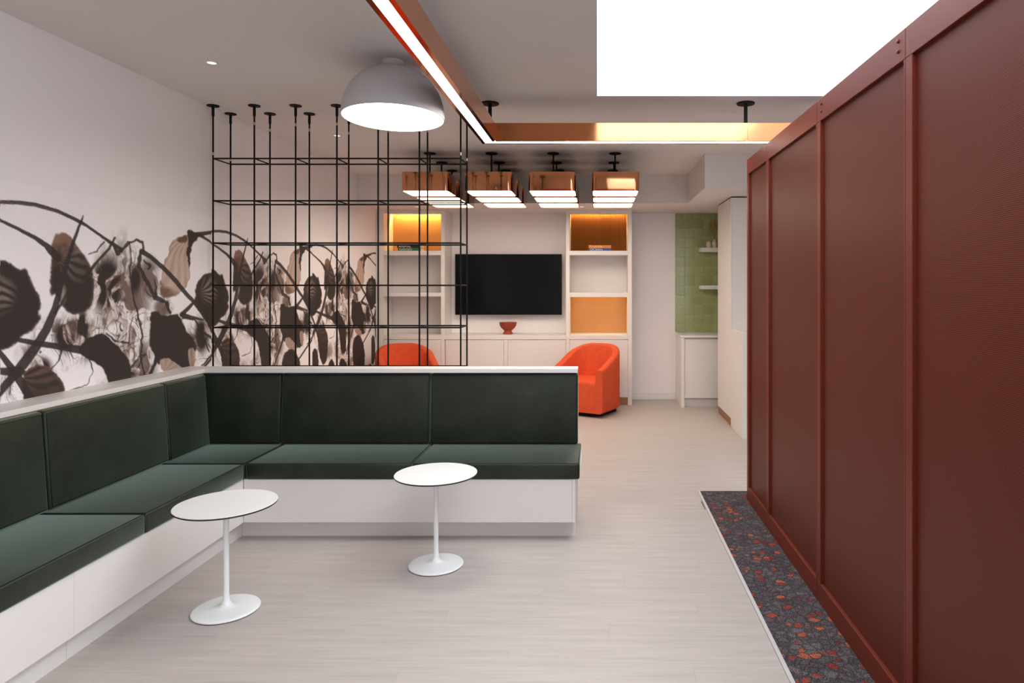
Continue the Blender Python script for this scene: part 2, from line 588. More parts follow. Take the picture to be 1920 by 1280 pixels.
def vnoise(x, y, seed, octs=4, gain=0.5):
    rs = np.random.RandomState(seed)
    tab = rs.rand(256, 256)
    out = np.zeros_like(x)
    amp, tot, f = 1.0, 0.0, 1.0
    for o_ in range(octs):
        xx, yy_ = x * f + 17.3 * o_, y * f + 9.1 * o_
        xi, yi = np.floor(xx).astype(int), np.floor(yy_).astype(int)
        u, v = xx - xi, yy_ - yi
        u, v = u * u * (3 - 2 * u), v * v * (3 - 2 * v)
        a = tab[xi % 256, yi % 256]; b_ = tab[(xi + 1) % 256, yi % 256]
        c = tab[xi % 256, (yi + 1) % 256]; d = tab[(xi + 1) % 256, (yi + 1) % 256]
        out += amp * ((a * (1 - u) + b_ * u) * (1 - v) + (c * (1 - u) + d * u) * v)
        tot += amp
        amp *= gain
        f *= 2
    return out / tot

def sstep(e0, e1, x):
    t = np.clip((x - e0) / (e1 - e0), 0, 1)
    return t * t * (3 - 2 * t)

def seg_d(px, py, a, b_):
    ax, ay = a; bx, by = b_
    dx, dy_ = bx - ax, by - ay
    L = dx * dx + dy_ * dy_ + 1e-9
    t = np.clip(((px - ax) * dx + (py - ay) * dy_) / L, 0, 1)
    return np.hypot(px - ax - t * dx, py - ay - t * dy_), t

def poly_sd(px, py, P):
    d = np.full(px.shape, 1e9)
    ins = np.zeros(px.shape, bool)
    n = len(P)
    for i in range(n):
        a, b_ = P[i], P[(i + 1) % n]
        dd, _ = seg_d(px, py, a, b_)
        d = np.minimum(d, dd)
        c = ((a[1] > py) != (b_[1] > py)) & (px < (b_[0] - a[0]) * (py - a[1]) / (b_[1] - a[1] + 1e-9) + a[0])
        ins ^= c
    return np.where(ins, -d, d)

def paint_mural():
    NY, NZ = 460, 400
    Yv = np.linspace(MY0, MY0 + PERIOD, NY)
    Zv = np.linspace(MZ0, MZ1, NZ)
    YY, ZZ = np.meshgrid(Yv, Zv, indexing='ij')
    X = 1120 - 3776.0 / YY
    Yp = 534 - (ZZ - 1.6) * (1120 - X) / 2.95
    zx = X * 3.0475
    zy = (Yp - 340) * 3.0475
    n1 = vnoise(zx / 26, zy / 26, 1, 4) - 0.5
    n2 = vnoise(zx / 26 + 40, zy / 26, 2, 4) - 0.5
    wx, wy = zx + n1 * 16, zy + n2 * 16
    bgc = np.array(WALLC[:3]) * 1.02
    img = np.ones(zx.shape + (3,)) * bgc
    DARK = np.array(srgb(46, 36, 34)[:3])
    BROWN = np.array(srgb(132, 98, 80)[:3])
    TAN = np.array(srgb(192, 168, 154)[:3])
    def over(alpha, colr):
        nonlocal img
        a = np.clip(alpha, 0, 1)[..., None]
        img = img * (1 - a) + np.asarray(colr) * a
    def ell(cx, cy, rx, ry, s=0.5):
        r = np.hypot((zx - cx) / rx, (zy - cy) / ry)
        return 1 - sstep(1 - s, 1 + s * 0.4, r)
    def stroke(pts, col_, soft=3.0, alpha=1.0, warp=0.5):
        best = np.full(zx.shape, 1e9)
        px_, py_ = zx + n1 * 12 * warp, zy + n2 * 12 * warp
        for (a, b_) in zip(pts[:-1], pts[1:]):
            d, t = seg_d(px_, py_, a[:2], b_[:2])
            best = np.minimum(best, d - (a[2] + (b_[2] - a[2]) * t) / 2)
        over((1 - sstep(-soft, soft, best)) * alpha, col_)
    # ---- smoky, watery ink
    m1 = vnoise(zx / 110 + 3, zy / 130, 31, 2) - 0.5
    m2 = vnoise(zx / 110, zy / 130 + 8, 32, 2) - 0.5
    f1 = vnoise(zx / 95 + m1 * 1.8, zy / 210 + m2 * 2.0, 5, 3, 0.5)
    f2 = vnoise(zx / 55 + m2 * 2.6 + 7, zy / 125 + m1 * 2.6, 6, 3, 0.45)
    f3 = vnoise(zx / 30 + m1 * 4 + 3, zy / 75 + m2 * 4, 9, 2, 0.45)
    mask = np.maximum.reduce([ell(690, 720, 175, 420), ell(430, 900, 250, 150), ell(1150, 930, 90, 170), ell(260, 1000, 170, 110),
                              ell(780, 1060, 120, 190), ell(60, 1190, 140, 110), ell(850, 560, 70, 140), ell(930, 720, 60, 60),
                              ell(780, 1300, 330, 200) * 0.8, ell(300, 1330, 250, 120) * 0.7])
    def band(f, c, wdt):
        return 1 - sstep(0.0, wdt, np.abs(f - c))
    over(mask * 0.40 * sstep(0.46, 0.60, f1), TAN)
    over(mask * 0.55 * band(f1, 0.56, 0.05), BROWN)
    over(mask * 0.55 * band(f2, 0.50, 0.035), BROWN)
    over(mask * 0.90 * band(f2, 0.50, 0.013), DARK)
    over(mask * 0.55 * band(f2, 0.40, 0.012), BROWN * 0.8)
    over(mask * 0.85 * sstep(0.59, 0.67, f2), DARK)
    over(mask * 0.35 * sstep(0.50, 0.60, f2), BROWN * 1.15)
    over(mask * 0.75 * band(f3, 0.5, 0.03) * sstep(0.44, 0.56, f1), BROWN * 0.6)
    hm = np.maximum.reduce([ell(610, 590, 110, 190, 0.7), ell(640, 720, 65, 90, 0.7), ell(370, 880, 70, 100, 0.7), ell(470, 840, 45, 120, 0.7),
                            ell(750, 1010, 55, 150, 0.7), ell(1150, 880, 45, 110, 0.7), ell(240, 1060, 60, 60, 0.8), ell(770, 560, 40, 90, 0.7)])
    hz = vnoise(zx / 44 + m1 * 2.6 + 3, zy / 100 + m2 * 2.6, 11, 3, 0.5)
    over(hm * sstep(0.30, 0.46, hz) * 0.8, BROWN * 0.95)
    over(hm * sstep(0.41, 0.53, hz) * 1.3, DARK)
    # contour lines of the ink
    for pts in ([(738, 350, 9), (748, 420, 7), (740, 500, 9), (752, 620, 9), (770, 700, 11), (785, 770, 14), (812, 850, 13), (808, 930, 10), (805, 1000, 12), (822, 1110, 10)],
                [(690, 400, 16), (730, 352, 20), (780, 334, 14), (812, 350, 14), (822, 400, 14)],
                [(800, 410, 18), (792, 480, 20), (830, 560, 22), (860, 610, 16), (890, 665, 30), (950, 690, 22), (970, 745, 18)],
                [(820, 450, 8), (860, 480, 16), (845, 500, 10)], [(880, 560, 8), (890, 610, 9), (892, 660, 16)],
                [(610, 870, 8), (660, 910, 12), (728, 925, 12)], [(500, 980, 10), (530, 1080, 6), (500, 1160, 6), (400, 1195, 8)],
                [(830, 620, 5), (860, 650, 5), (885, 668, 5)], [(590, 350, 12), (550, 400, 7), (500, 415, 6)],
                [(740, 1080, 9), (790, 1000, 7), (830, 985, 8), (815, 1005, 7), (790, 1060, 10)],
                [(850, 1100, 8), (880, 1040, 14), (890, 980, 16)], [(350, 960, 14), (330, 1030, 9), (290, 1080, 8), (255, 1040, 14)],
                [(1045, 780, 14), (1110, 790, 10), (1150, 850, 14), (1165, 910, 12), (1195, 970, 8)], [(1140, 850, 8), (1219, 900, 18)],
                [(1150, 1055, 8), (1219, 985, 14)], [(730, 950, 5), (740, 850, 5), (760, 780, 5)]):
        stroke(pts, DARK, 2.5, 0.95, warp=1.4)
    # ---- leaves
    def leaf(P, top=DARK, ramp=None, soft=5.0, vein=None, edge=None):
        for _ in range(1):
            P = [q_ for a_, b_ in zip(P, P[1:] + P[:1]) for q_ in ((a_[0] * .75 + b_[0] * .25, a_[1] * .75 + b_[1] * .25), (a_[0] * .25 + b_[0] * .75, a_[1] * .25 + b_[1] * .75))]
        sd = poly_sd(wx, wy, P)
        al = 1 - sstep(-soft, soft, sd)
        c = np.ones(zx.shape + (3,)) * top
        if ramp is not None:
            (x0, y0), (x1, y1), ca = ramp
            t = ((zx - x0) * (x1 - x0) + (zy - y0) * (y1 - y0)) / ((x1 - x0) ** 2 + (y1 - y0) ** 2)
            t = sstep(0, 1, t + n1 * 0.6)[..., None]
            c = ca * (1 - t) + top * t
        if vein is not None:
            (vx, vy), nv, strength, vc, reg = vein
            ang = np.arctan2(zy - vy, zx - vx)
            rad = np.hypot(zx - vx, zy - vy)
            st = 0.5 + 0.5 * np.cos(ang * nv + m1 * 7 + rad / 40)
            k = (sstep(0.05, 0.95, st) * strength * reg * np.clip(0.9 + 1.6 * m2, 0, 1))[..., None]
            c = c * (1 - k) + vc * k
        if edge is not None:
            k = (sstep(-edge[0], 0, sd) * edge[1])[..., None]
            c = c * (1 - k) + edge[2] * k
        nonlocal img
        a = np.clip(al, 0, 1)[..., None]
        img = img * (1 - a) + c * a
    # pale leaf at upper right
    leaf([(1070, 300), (990, 330), (970, 362), (966, 420), (938, 452), (920, 530), (910, 660), (980, 662), (1032, 630), (1062, 600), (1088, 540), (1082, 490), (1088, 420), (1086, 360), (1110, 330)],
         top=TAN * 1.18, vein=((1090, 300), 30, 0.42, BROWN * 1.2, np.ones_like(zx)), edge=(10, 0.5, BROWN), soft=4)
    leaf([(912, 560), (930, 590), (960, 600), (1000, 625), (1034, 630), (985, 662), (912, 662)], top=BROWN * 0.8, soft=10, ramp=((1020, 560), (930, 640), TAN))
    leaf([(1000, 330), (1072, 300), (1068, 350), (1020, 352)], top=BROWN * 0.6, soft=5)
    leaf([(1062, 282), (1090, 275), (1140, 300), (1128, 330), (1092, 362), (1088, 420), (1086, 500), (1076, 480), (1066, 400), (1076, 330)], top=DARK, soft=4)
    # centre leaf
    leaf([(292, 350), (330, 287), (398, 300), (440, 370), (490, 430), (522, 500), (540, 580), (536, 660), (510, 735), (450, 766), (380, 750), (344, 700), (318, 640), (286, 655), (284, 560), (290, 430)],
         top=DARK, ramp=((360, 270), (400, 470), BROWN * 1.25), soft=7, vein=((330, 430), 16, 0.25, TAN * 0.8, ell(440, 470, 100, 110)), edge=(20, 0.35, BROWN))
    over(ell(352, 640, 26, 60, 0.8) * 0.6, TAN)
    # left round leaf and its wrapped left half at the right end
    leaf([(-40, 440), (50, 458), (110, 505), (150, 496), (168, 540), (192, 600), (222, 650), (240, 705), (212, 758), (240, 770), (222, 800), (178, 862), (122, 880), (90, 930), (30, 966), (-40, 975)],
         top=DARK, soft=6, vein=((130, 720), 17, 0.7, TAN * 0.7, ell(0, 640, 90, 110, 0.8)), edge=(18, 0.45, BROWN))
    leaf([(1112, 640), (1122, 582), (1150, 545), (1172, 522), (1300, 490), (1300, 960), (1219, 905), (1180, 800), (1150, 745), (1110, 700)],
         top=DARK, soft=5, vein=((1130, 640), 17, 0.75, TAN * 0.75, ell(1200, 620, 60, 80, 0.8)), edge=(14, 0.3, BROWN))
    # dark leaves
    leaf([(440, 968), (470, 920), (530, 878), (592, 864), (642, 910), (692, 962), (732, 1010), (746, 1060), (752, 1180), (748, 1320), (650, 1330), (618, 1150), (600, 1090), (560, 1040), (480, 1005)], top=DARK, soft=5)
    leaf([(855, 748), (900, 738), (935, 772), (982, 754), (1032, 764), (1062, 850), (1112, 900), (1126, 950), (1104, 985), (1112, 1052), (1060, 1100), (1010, 1050), (940, 1000), (900, 1060), (880, 990), (853, 950)],
         top=DARK, soft=5, edge=(10, 0.2, BROWN))
    leaf([(904, 1032), (938, 1000), (1010, 1040), (1050, 1070), (1020, 1120), (930, 1090)], top=TAN * 0.85, vein=((930, 1090), 14, 0.4, BROWN, np.ones_like(zx)), soft=4)
    leaf([(1070, 960), (1108, 950), (1116, 1055), (1085, 1075)], top=TAN * 0.8, vein=((1095, 700), 60, 0.6, BROWN, np.ones_like(zx)), soft=4)
    leaf([(120, 1100), (190, 1045), (268, 1050), (318, 1100), (352, 1140), (376, 1195), (370, 1330), (330, 1480), (240, 1520), (170, 1400), (130, 1250)],
         top=DARK * 1.2, soft=5, vein=((110, 1120), 13, 0.55, BROWN * 0.9, ell(240, 1130, 150, 120, 0.8)), edge=(16, 0.4, BROWN))
    # lower leaves, seen only beyond the half wall
    leaf([(880, 1180), (930, 1110), (1000, 1090), (1060, 1150), (1100, 1270), (1090, 1420), (1030, 1540), (960, 1560), (900, 1480), (870, 1320)], top=DARK, soft=6, edge=(16, 0.4, BROWN))
    leaf([(620, 1400), (700, 1370), (770, 1430), (810, 1560), (790, 1720), (700, 1790), (620, 1700), (590, 1540)], top=DARK, soft=6)
    leaf([(-20, 1420), (60, 1330), (130, 1370), (160, 1520), (140, 1700), (60, 1790), (-20, 1760)], top=DARK * 1.3, soft=6)
    leaf([(380, 1480), (450, 1400), (520, 1460), (540, 1640), (480, 1780), (400, 1740), (360, 1600)], top=DARK * 1.1, soft=7, edge=(18, 0.4, BROWN))
    leaf([(1120, 1450), (1180, 1350), (1260, 1380), (1260, 1760), (1180, 1780), (1120, 1640)], top=DARK * 1.1, soft=7)
    # ---- stems
    for pts in ([(-30, 116, 22), (100, 120, 24), (200, 133, 23), (330, 170, 21), (420, 212, 20), (470, 238, 22), (500, 258, 16), (590, 322, 16), (640, 355, 22), (692, 388, 20)],
                [(-30, 208, 16), (100, 270, 20), (200, 322, 24), (262, 365, 32), (290, 395, 46), (330, 440, 40)],
                [(1219, 290, 20), (1160, 298, 24), (1120, 305, 34)], [(1219, 358, 10), (1150, 312, 18), (1130, 305, 20)],
                [(690, 390, 20), (672, 412, 26), (650, 370, 14)],
                [(655, 322, 12), (620, 385, 16), (560, 452, 16), (515, 505, 22), (470, 560, 20)],
                [(808, 400, 30), (860, 432, 26), (930, 492, 26), (1000, 565, 26), (1060, 640, 24), (1110, 690, 22), (1180, 790, 20), (1230, 860, 18)],
                [(1160, 790, 10), (1085, 775, 22), (1040, 762, 30)], [(1105, 692, 16), (1040, 758, 26)],
                [(474, 195, 6), (462, 232, 16), (448, 262, 16), (420, 340, 20), (382, 460, 28), (345, 600, 30), (312, 730, 40), (262, 850, 50), (200, 950, 56), (130, 1045, 60), (60, 1130, 50), (-20, 1220, 44)],
                [(390, 620, 10), (350, 700, 14), (315, 745, 22)],
                [(90, 902, 26), (230, 928, 34), (350, 945, 38), (460, 962, 50), (540, 960, 60)],
                [(-20, 955, 26), (60, 1060, 42), (120, 1150, 50), (185, 1260, 46), (240, 1400, 40)], [(-20, 1085, 36), (110, 1085, 60)],
                [(900, 1000, 20), (860, 1100, 16), (800, 1220, 14), (760, 1320, 12)], [(1219, 1000, 14), (1120, 1110, 14), (1000, 1250, 16)]):
        stroke(pts, DARK * 1.05, 3.0, 0.97, warp=0.35)
    over(0.45 * (1 - sstep(0, 7, np.abs(zy - (118 + (np.clip(zx, 0, 700) / 700) ** 2 * 255)))) * (zx < 420) * sstep(420, 250, zx), BROWN * 1.1)
    # grain
    g = (vnoise(zx / 3, zy / 3, 21, 2) - 0.5)[..., None]
    img = np.clip(img * (1 + 0.05 * g), 0, 1)
    # fade everything below the traced area gently into leaf litter tones
    return YY, ZZ, img

YY, ZZ, IMG = paint_mural()
def mural_mesh(n_cols):
    Yc, Zc_, Ic = YY[:n_cols], ZZ[:n_cols], IMG[:n_cols]
    a_, b_ = Yc.shape
    co = np.stack([np.zeros(Yc.size), (Yc - MY0).ravel(), Zc_.ravel()], 1)
    idx = np.arange(a_ * b_).reshape(a_, b_)
    q = np.stack([idx[:-1, :-1], idx[:-1, 1:], idx[1:, 1:], idx[1:, :-1]], -1).reshape(-1, 4)[:, ::-1]
    me_ = bpy.data.meshes.new('mural_panel')
    me_.vertices.add(a_ * b_)
    me_.vertices.foreach_set('co', co.ravel())
    me_.loops.add(q.size)
    me_.loops.foreach_set('vertex_index', q.ravel().astype(np.int32))
    me_.polygons.add(len(q))
    me_.polygons.foreach_set('loop_start', (np.arange(len(q)) * 4).astype(np.int32))
    me_.update(calc_edges=True)
    ca_ = me_.color_attributes.new('print', 'FLOAT_COLOR', 'POINT')
    rgba = np.ones((a_ * b_, 4), np.float32)
    rgba[:, :3] = Ic.reshape(-1, 3)
    ca_.data.foreach_set('color', rgba.ravel())
    me_.validate()
    me_.materials.append(MATS['mural_print'])
    return me_
mural = thing('wall_mural', 'sepia photographic mural of dried leaves and stems printed along the left wall', 'mural', (WL + 0.0015, MY0, 0))
full = mural_mesh(YY.shape[0])
rest = 9.098 - (MY0 + 3 * PERIOD)
last = mural_mesh(int(YY.shape[0] * rest / PERIOD))
for k, me in ((-1, full), (0, full), (1, full), (2, full), (3, last)):
    p = obj('mural_panel', me, 'mural_print', mural, local=True)
    p.location = (0, k * PERIOD, 0)

# ------------------------------------------------------------------ banquette
bench = thing('corner_banquette', 'long corner banquette with dark green leather cushions on a white base', 'bench', (-2.2, 4.25, 0))

def cushion(name, pts8, bev, puff=0.0, puff_axis=None):
    """pts8: bottom 4 then top 4 corners"""
    bm = bmesh.new()
    vs = [bm.verts.new(p) for p in pts8]
    for f in ((0, 3, 2, 1), (4, 5, 6, 7), (0, 1, 5, 4), (1, 2, 6, 5), (2, 3, 7, 6), (3, 0, 4, 7)):
        bm.faces.new([vs[i] for i in f])
    bmesh.ops.recalc_face_normals(bm, faces=bm.faces)
    bmesh.ops.bevel(bm, geom=list(bm.edges), offset=bev, segments=3, affect='EDGES', profile=0.5)
    return obj(name, bm, 'green_leather', bench, smooth=True, angle=60)

def seam(parent, loop):
    bm = bmesh.new()
    tube(bm, loop, 0.0016, 5, closed=True)
    return obj('seam', bm, 'green_piping', parent)

def seat(x0, x1, y0, y1):
    g = 0.003
    c = cushion('seat_cushion', [(x0 + g, y0 + g, .386), (x1 - g, y0 + g, .386), (x1 - g, y1 - g, .386), (x0 + g, y1 - g, .386),
                                 (x0 + g, y0 + g, .485), (x1 - g, y0 + g, .485), (x1 - g, y1 - g, .485), (x0 + g, y1 - g, .485)], 0.013)
    i = 0.010
    seam(c, [(x0 + i, y0 + i, .4845), (x1 - i, y0 + i, .4845), (x1 - i, y1 - i, .4845), (x0 + i, y1 - i, .4845)])
    return c

seat(-2.745, -2.197, 4.254, 4.806)
seat(-2.197, -1.160, 4.254, 4.806)
seat(-1.160, -0.107, 4.254, 4.806)
for a, c in ((3.327, 4.254), (2.30, 3.327), (1.25, 2.30)):
    seat(-2.745, -2.197, a, c)

ZB, ZT = 0.488, 0.978
def back_r(x0, x1):
    g = 0.004
    c = cushion('back_cushion', [(x0 + g, 4.757, ZB), (x1 - g, 4.757, ZB), (x1 - g, 4.848, ZB), (x0 + g, 4.848, ZB),
                                 (x0 + g, 4.788, ZT), (x1 - g, 4.788, ZT), (x1 - g, 4.848, ZT), (x0 + g, 4.848, ZT)], 0.016)
    i = 0.014
    seam(c, [(x0 + i, 4.757, ZB + i), (x1 - i, 4.757, ZB + i), (x1 - i, 4.788, ZT - i), (x0 + i, 4.788, ZT - i)])
def back_l(y0, y1):
    g = 0.004
    c = cushion('back_cushion', [(-2.778, y0 + g, ZB), (-2.692, y0 + g, ZB), (-2.692, y1 - g, ZB), (-2.778, y1 - g, ZB),
                                 (-2.778, y0 + g, ZT), (-2.724, y0 + g, ZT), (-2.724, y1 - g, ZT), (-2.778, y1 - g, ZT)], 0.016)
    i = 0.014
    seam(c, [(-2.692, y0 + i, ZB + i), (-2.692, y1 - i, ZB + i), (-2.724, y1 - i, ZT - i), (-2.724, y0 + i, ZT - i)])
back_r(-2.778, -2.214)
back_r(-2.214, -1.172)
back_r(-1.172, -0.131)
for a, c in ((4.304, 4.756), (3.36, 4.304), (2.33, 3.36), (1.25, 2.33)):
    back_l(a, c)
obj('front_panel', box(-2.212, -0.158, 4.268, 4.286, .115, .385, 0.0015), 'white_laminate_h', bench)
obj('toe_kick', box(-2.265, -0.158, 4.355, 4.370, 0, .118), 'white_laminate_h', bench)
obj('end_panel', box(-0.1575, -0.137, 4.268, 4.849, 0.115, .385, 0.0015), 'white_laminate', bench)
obj('toe_kick', box(-0.1575, -0.1385, 4.355, 4.849, 0.0, .1145), 'white_laminate', bench)
for a, c in ((2.888, 4.267), (1.25, 2.886)):
    obj('front_panel', box(-2.230, -2.212, a, c, .115, .385, 0.0015), 'white_laminate', bench)
for a, c in ((2.913, 4.354), (1.25, 2.911)):
    obj('toe_kick', box(-2.280, -2.265, a, c, 0, .118), 'white_laminate', bench)
obj('seat_deck', box(-2.775, -2.235, 1.25, 4.849, .360, .385), 'ply_edge', bench)
obj('seat_deck', box(-2.232, -0.16, 4.29, 4.849, .360, .385), 'ply_edge', bench)

# ------------------------------------------------------------------ hanging grid screen
grid = thing('hanging_grid_screen', 'open grid screen of thin black rods hanging from the ceiling behind the bench', 'room divider', (-1.97, 5.28, 0.959))
GX = [-2.901 + i * 0.31157 for i in range(7)]
GYF, GYB = 5.154, 5.40
GZ = [2.554 - 0.319 * i for i in range(6)]
RR = 0.0066
disc = to_mesh('canopy_disc', lathe([(0, 0), (0.043, 0), (0.044, -0.004), (0.042, -0.008), (0.012, -0.010), (0, -0.010)], 20), True)
coll = to_mesh('collar', lathe([(0, 0), (0.010, 0), (0.010, -0.068), (0.006, -0.076), (0, -0.076)], 12), True)
coup = to_mesh('coupler', lathe([(0, 0), (0.0072, 0), (0.0072, -0.022), (0, -0.022)], 10), True)
rg = random.Random(3)
gl_ = grid.location
for gy in (GYF, GYB):
    for i, gx in enumerate(GX):
        obj('post', rod((gx, gy, GZ[-1]), (gx, gy, CEIL - 0.07), RR), 'black_metal', grid, smooth=True)
        d = obj('canopy_disc', disc, 'black_metal', grid, local=True)
        d.location = Vector((gx, gy, CEIL)) - gl_
        d = obj('collar', coll, 'black_metal', grid, local=True)
        d.location = Vector((gx, gy, CEIL - 0.010)) - gl_
        zc = 2.60 if i in (0, 6) else (CEIL - 0.12 - 0.03 * rg.random())
        d = obj('coupler', coup, 'steel', grid, local=True)
        d.location = Vector((gx, gy, zc)) - gl_
    for gz in GZ:
        obj('rail', rod((GX[0], gy, gz), (GX[-1], gy, gz), RR * 0.92), 'black_metal', grid, smooth=True)
for gx in GX:
    for gz in GZ:
        obj('cross_bar', rod((gx, GYF, gz), (gx, GYB, gz), RR * 0.8), 'black_metal', grid, smooth=True)

# ------------------------------------------------------------------ side tables
def side_table():
    t = thing('side_table', '', 'table', group='round pedestal side tables')
    H = 0.527
    R = 0.2315
    obj('tabletop', lathe([(0, H - 0.0026), (R, H - 0.0026), (R + 0.0003, H - 0.0014), (R - 0.0006, H), (0, H)], 72), 'table_white', t, True, local=True)
    obj('edge_band', lathe([(0, H - 0.011), (R - 0.003, H - 0.011), (R, H - 0.009), (R, H - 0.0027), (0, H - 0.0027)], 72), 'table_edge', t, True, local=True)
    prof = [(0, 0.002), (0.148, 0.002), (0.153, 0.005), (0.154, 0.009), (0.151, 0.013), (0.144, 0.0155), (0.10, 0.018), (0.06, 0.021), (0.035, 0.026), (0.022, 0.036), (0.0155, 0.055), (0.0135, 0.09)]
    obj('base', lathe(prof + [(0.0, 0.0901)], 64), 'table_white', t, True, local=True)
    obj('foot_ring', lathe([(0, 0), (0.149, 0), (0.149, 0.003), (0, 0.003)], 48), 'table_edge', t, local=True)
    obj('stem', lathe([(0, 0.088), (0.0133, 0.088), (0.0128, H - 0.03), (0.0128, H - 0.0112), (0, H - 0.0112)], 24), 'table_white', t, True, local=True)
    return t
t1 = side_table()
t1.location = (-1.826, 3.359, 0)
t1['label'] = 'small round white pedestal table nearest the viewer, by the left bench run'
dup(t1, (-0.920, 3.895, 0), 0, 'small round white pedestal table in front of the far bench run')

# ------------------------------------------------------------------ rust screen partition
XP = 1.113
part_ = thing('screen_partition', 'tall rust-red metal screen with perforated panels along the carpet', 'partition', (XP + 0.03, 3.2, 0.006))
YB = [5.08, 4.493, 3.462, 2.467, 1.45]
PZ0, PZ1 = 0.006, 2.53
for i in range(4):
    yf, yn = YB[i], YB[i + 1]
    a, c = yn + 0.0012, yf - 0.0012
    if i == 0:
        c = yf
    obj('top_rail', box(XP, XP + 0.06, a, c, 2.418, PZ1, 0.002), 'rust_paint', part_)
    obj('bottom_rail', box(XP, XP + 0.06, a, c, PZ0, 0.108, 0.002), 'rust_paint', part_)
    obj('stile', box(XP, XP + 0.06, c - 0.052, c, 0.108, 2.418, 0.002), 'rust_paint', part_)
    obj('stile', box(XP, XP + 0.06, a, a + 0.014, 0.108, 2.418, 0.002), 'rust_paint', part_)
    obj('perforated_panel', box(XP + 0.016, XP + 0.034, a + 0.012, c - 0.05, 0.10, 2.425), 'perforated_sheet', part_)
scr = to_mesh('screw', lathe([(0, 0.007), (0.004, 0.0065), (0.0075, 0.004), (0.008, 0), (0, 0)], 14), True)
for (sy, sz) in ((3.39, 2.50), (3.39, 2.462), (2.524, 2.50), (2.524, 2.462)):
    s_ = obj('screw', scr, 'rust_paint', part_, local=True)
    s_.location = Vector((XP, sy, sz)) - part_.location
    s_.rotation_euler = (0, -PI / 2, 0)

# ------------------------------------------------------------------ linear copper light
lin = thing('linear_copper_light', 'angled copper linear lamp with a glowing strip hung below the ceiling', 'pendant lamp', (-0.8, 5.08, 2.661))
LZ0, LZ1 = 2.661, 2.793
LX0, LX1 = -0.864, -0.754
LY0, LY1 = 5.03, 5.14
XEND = 1.70
YST = 1.2
LW = 0.026   # lip at each side of the strip
def hollow(x0, x1, y0, y1):
    return box(x0, x1, y0, y1, LZ0, LZ1)
# housing run toward the viewer: two sides, top, lips
bm = bmesh.new()
B(bm, LX0, LX0 + 0.004, YST, LY1, LZ0, LZ1)
B(bm, LX1 - 0.004, LX1, YST, LY0, LZ0, LZ1)
B(bm, LX0 + 0.004, LX1 - 0.004, YST, LY1 - 0.004, LZ1 - 0.004, LZ1)
B(bm, LX0 + 0.004, LX0 + LW, YST, LY1 - 0.004, LZ0, LZ0 + 0.003)
B(bm, LX1 - LW, LX1 - 0.004, YST, LY0 + LW, LZ0, LZ0 + 0.003)
B(bm, LX0, LX1, YST - 0.004, YST, LZ0, LZ1)
obj('housing', bm, 'copper_beam', lin)
SEAM = 1.108
for a, c in ((LX1, SEAM - 0.001), (SEAM + 0.001, XEND)):
    bm = bmesh.new()
    B(bm, a, c, LY0, LY0 + 0.004, LZ0, LZ1)
    aa = a if a > 0 else LX0 + 0.004
    B(bm, aa, c, LY1 - 0.004, LY1, LZ0, LZ1)
    B(bm, aa, c, LY0 + 0.004, LY1 - 0.004, LZ1 - 0.004, LZ1)
    B(bm, aa, c, LY1 - LW, LY1 - 0.004, LZ0, LZ0 + 0.003)
    B(bm, a, c, LY0 + 0.004, LY0 + LW, LZ0, LZ0 + 0.003)
    if c == XEND:
        B(bm, c, c + 0.004, LY0, LY1, LZ0, LZ1)
    obj('housing', bm, 'copper_beam', lin)
bm = bmesh.new()
B(bm, LX0 + LW, LX1 - LW, YST, LY1 - LW, LZ0 + 0.001, LZ0 + 0.006)
B(bm, LX1 - LW, XEND, LY0 + LW, LY1 - LW, LZ0 + 0.001, LZ0 + 0.006)
obj('light_strip', bm, 'strip_white', lin)
for (cx, cy) in ((-0.80, 5.085), (1.105, 5.085), (-0.809, 2.4)):
    bm = lathe([(0, CEIL), (0.066, CEIL), (0.068, CEIL - 0.006), (0.064, CEIL - 0.012), (0.0, CEIL - 0.012)], 28, cx, cy)
    obj('canopy_disc', bm, 'black_metal', lin, smooth=True)
    obj('stem', rod((cx, cy, LZ1), (cx, cy, CEIL - 0.012), 0.014, 14), 'black_metal', lin, smooth=True)

# ------------------------------------------------------------------ dome lamp
DC = (-0.2985 * 4.14, 4.14)
dome = thing('dome_lamp', 'large white dome lamp mounted close to the ceiling', 'ceiling lamp', (DC[0], DC[1], 2.61))
prof = []
DR, DH = 0.303, 0.312
for i in range(0, 19):
    a = i / 18 * (PI / 2 - 0.2)
    prof.append((DR * math.cos(a) ** 0.86, DH * math.sin(a) ** 0.97))
outer = prof + [(0.052, DH * 0.992)]
inner = [(max(r - 0.006, 0.01), z) for r, z in reversed(outer)]
shade = obj('shade', lathe(outer + [(0.045, DH * 0.985)] + inner[1:] + [outer[0]], 72), 'dome_grey', dome, True, local=True, angle=50)
diff = obj('diffuser', lathe([(0, 0.008), (DR - 0.007, 0.008), (DR - 0.007, 0.014), (0, 0.014)], 64), 'dome_glow', dome, local=True)
TILT = math.radians(2.6)
for o in (shade, diff):
    o.rotation_euler = (-TILT, 0, 0)
obj('canopy_cap', lathe([(0, CEIL - 2.61), (0.068, CEIL - 2.61), (0.068, CEIL - 2.61 - 0.02), (0.052, CEIL - 2.61 - 0.04), (0.0, CEIL - 2.61 - 0.045)], 36), 'dome_grey', dome, True, local=True)

# ------------------------------------------------------------------ square copper pendants
def rrect(hw_, hd_, r, n=6):
    out = []
    for cx, cy, a0 in ((hw_ - r, hd_ - r, 0), (-hw_ + r, hd_ - r, PI / 2), (-hw_ + r, -hd_ + r, PI), (hw_ - r, -hd_ + r, 1.5 * PI)):
        for i in range(n + 1):
            a = a0 + i / n * PI / 2
            out.append((cx + r * math.cos(a), cy + r * math.sin(a)))
    return out

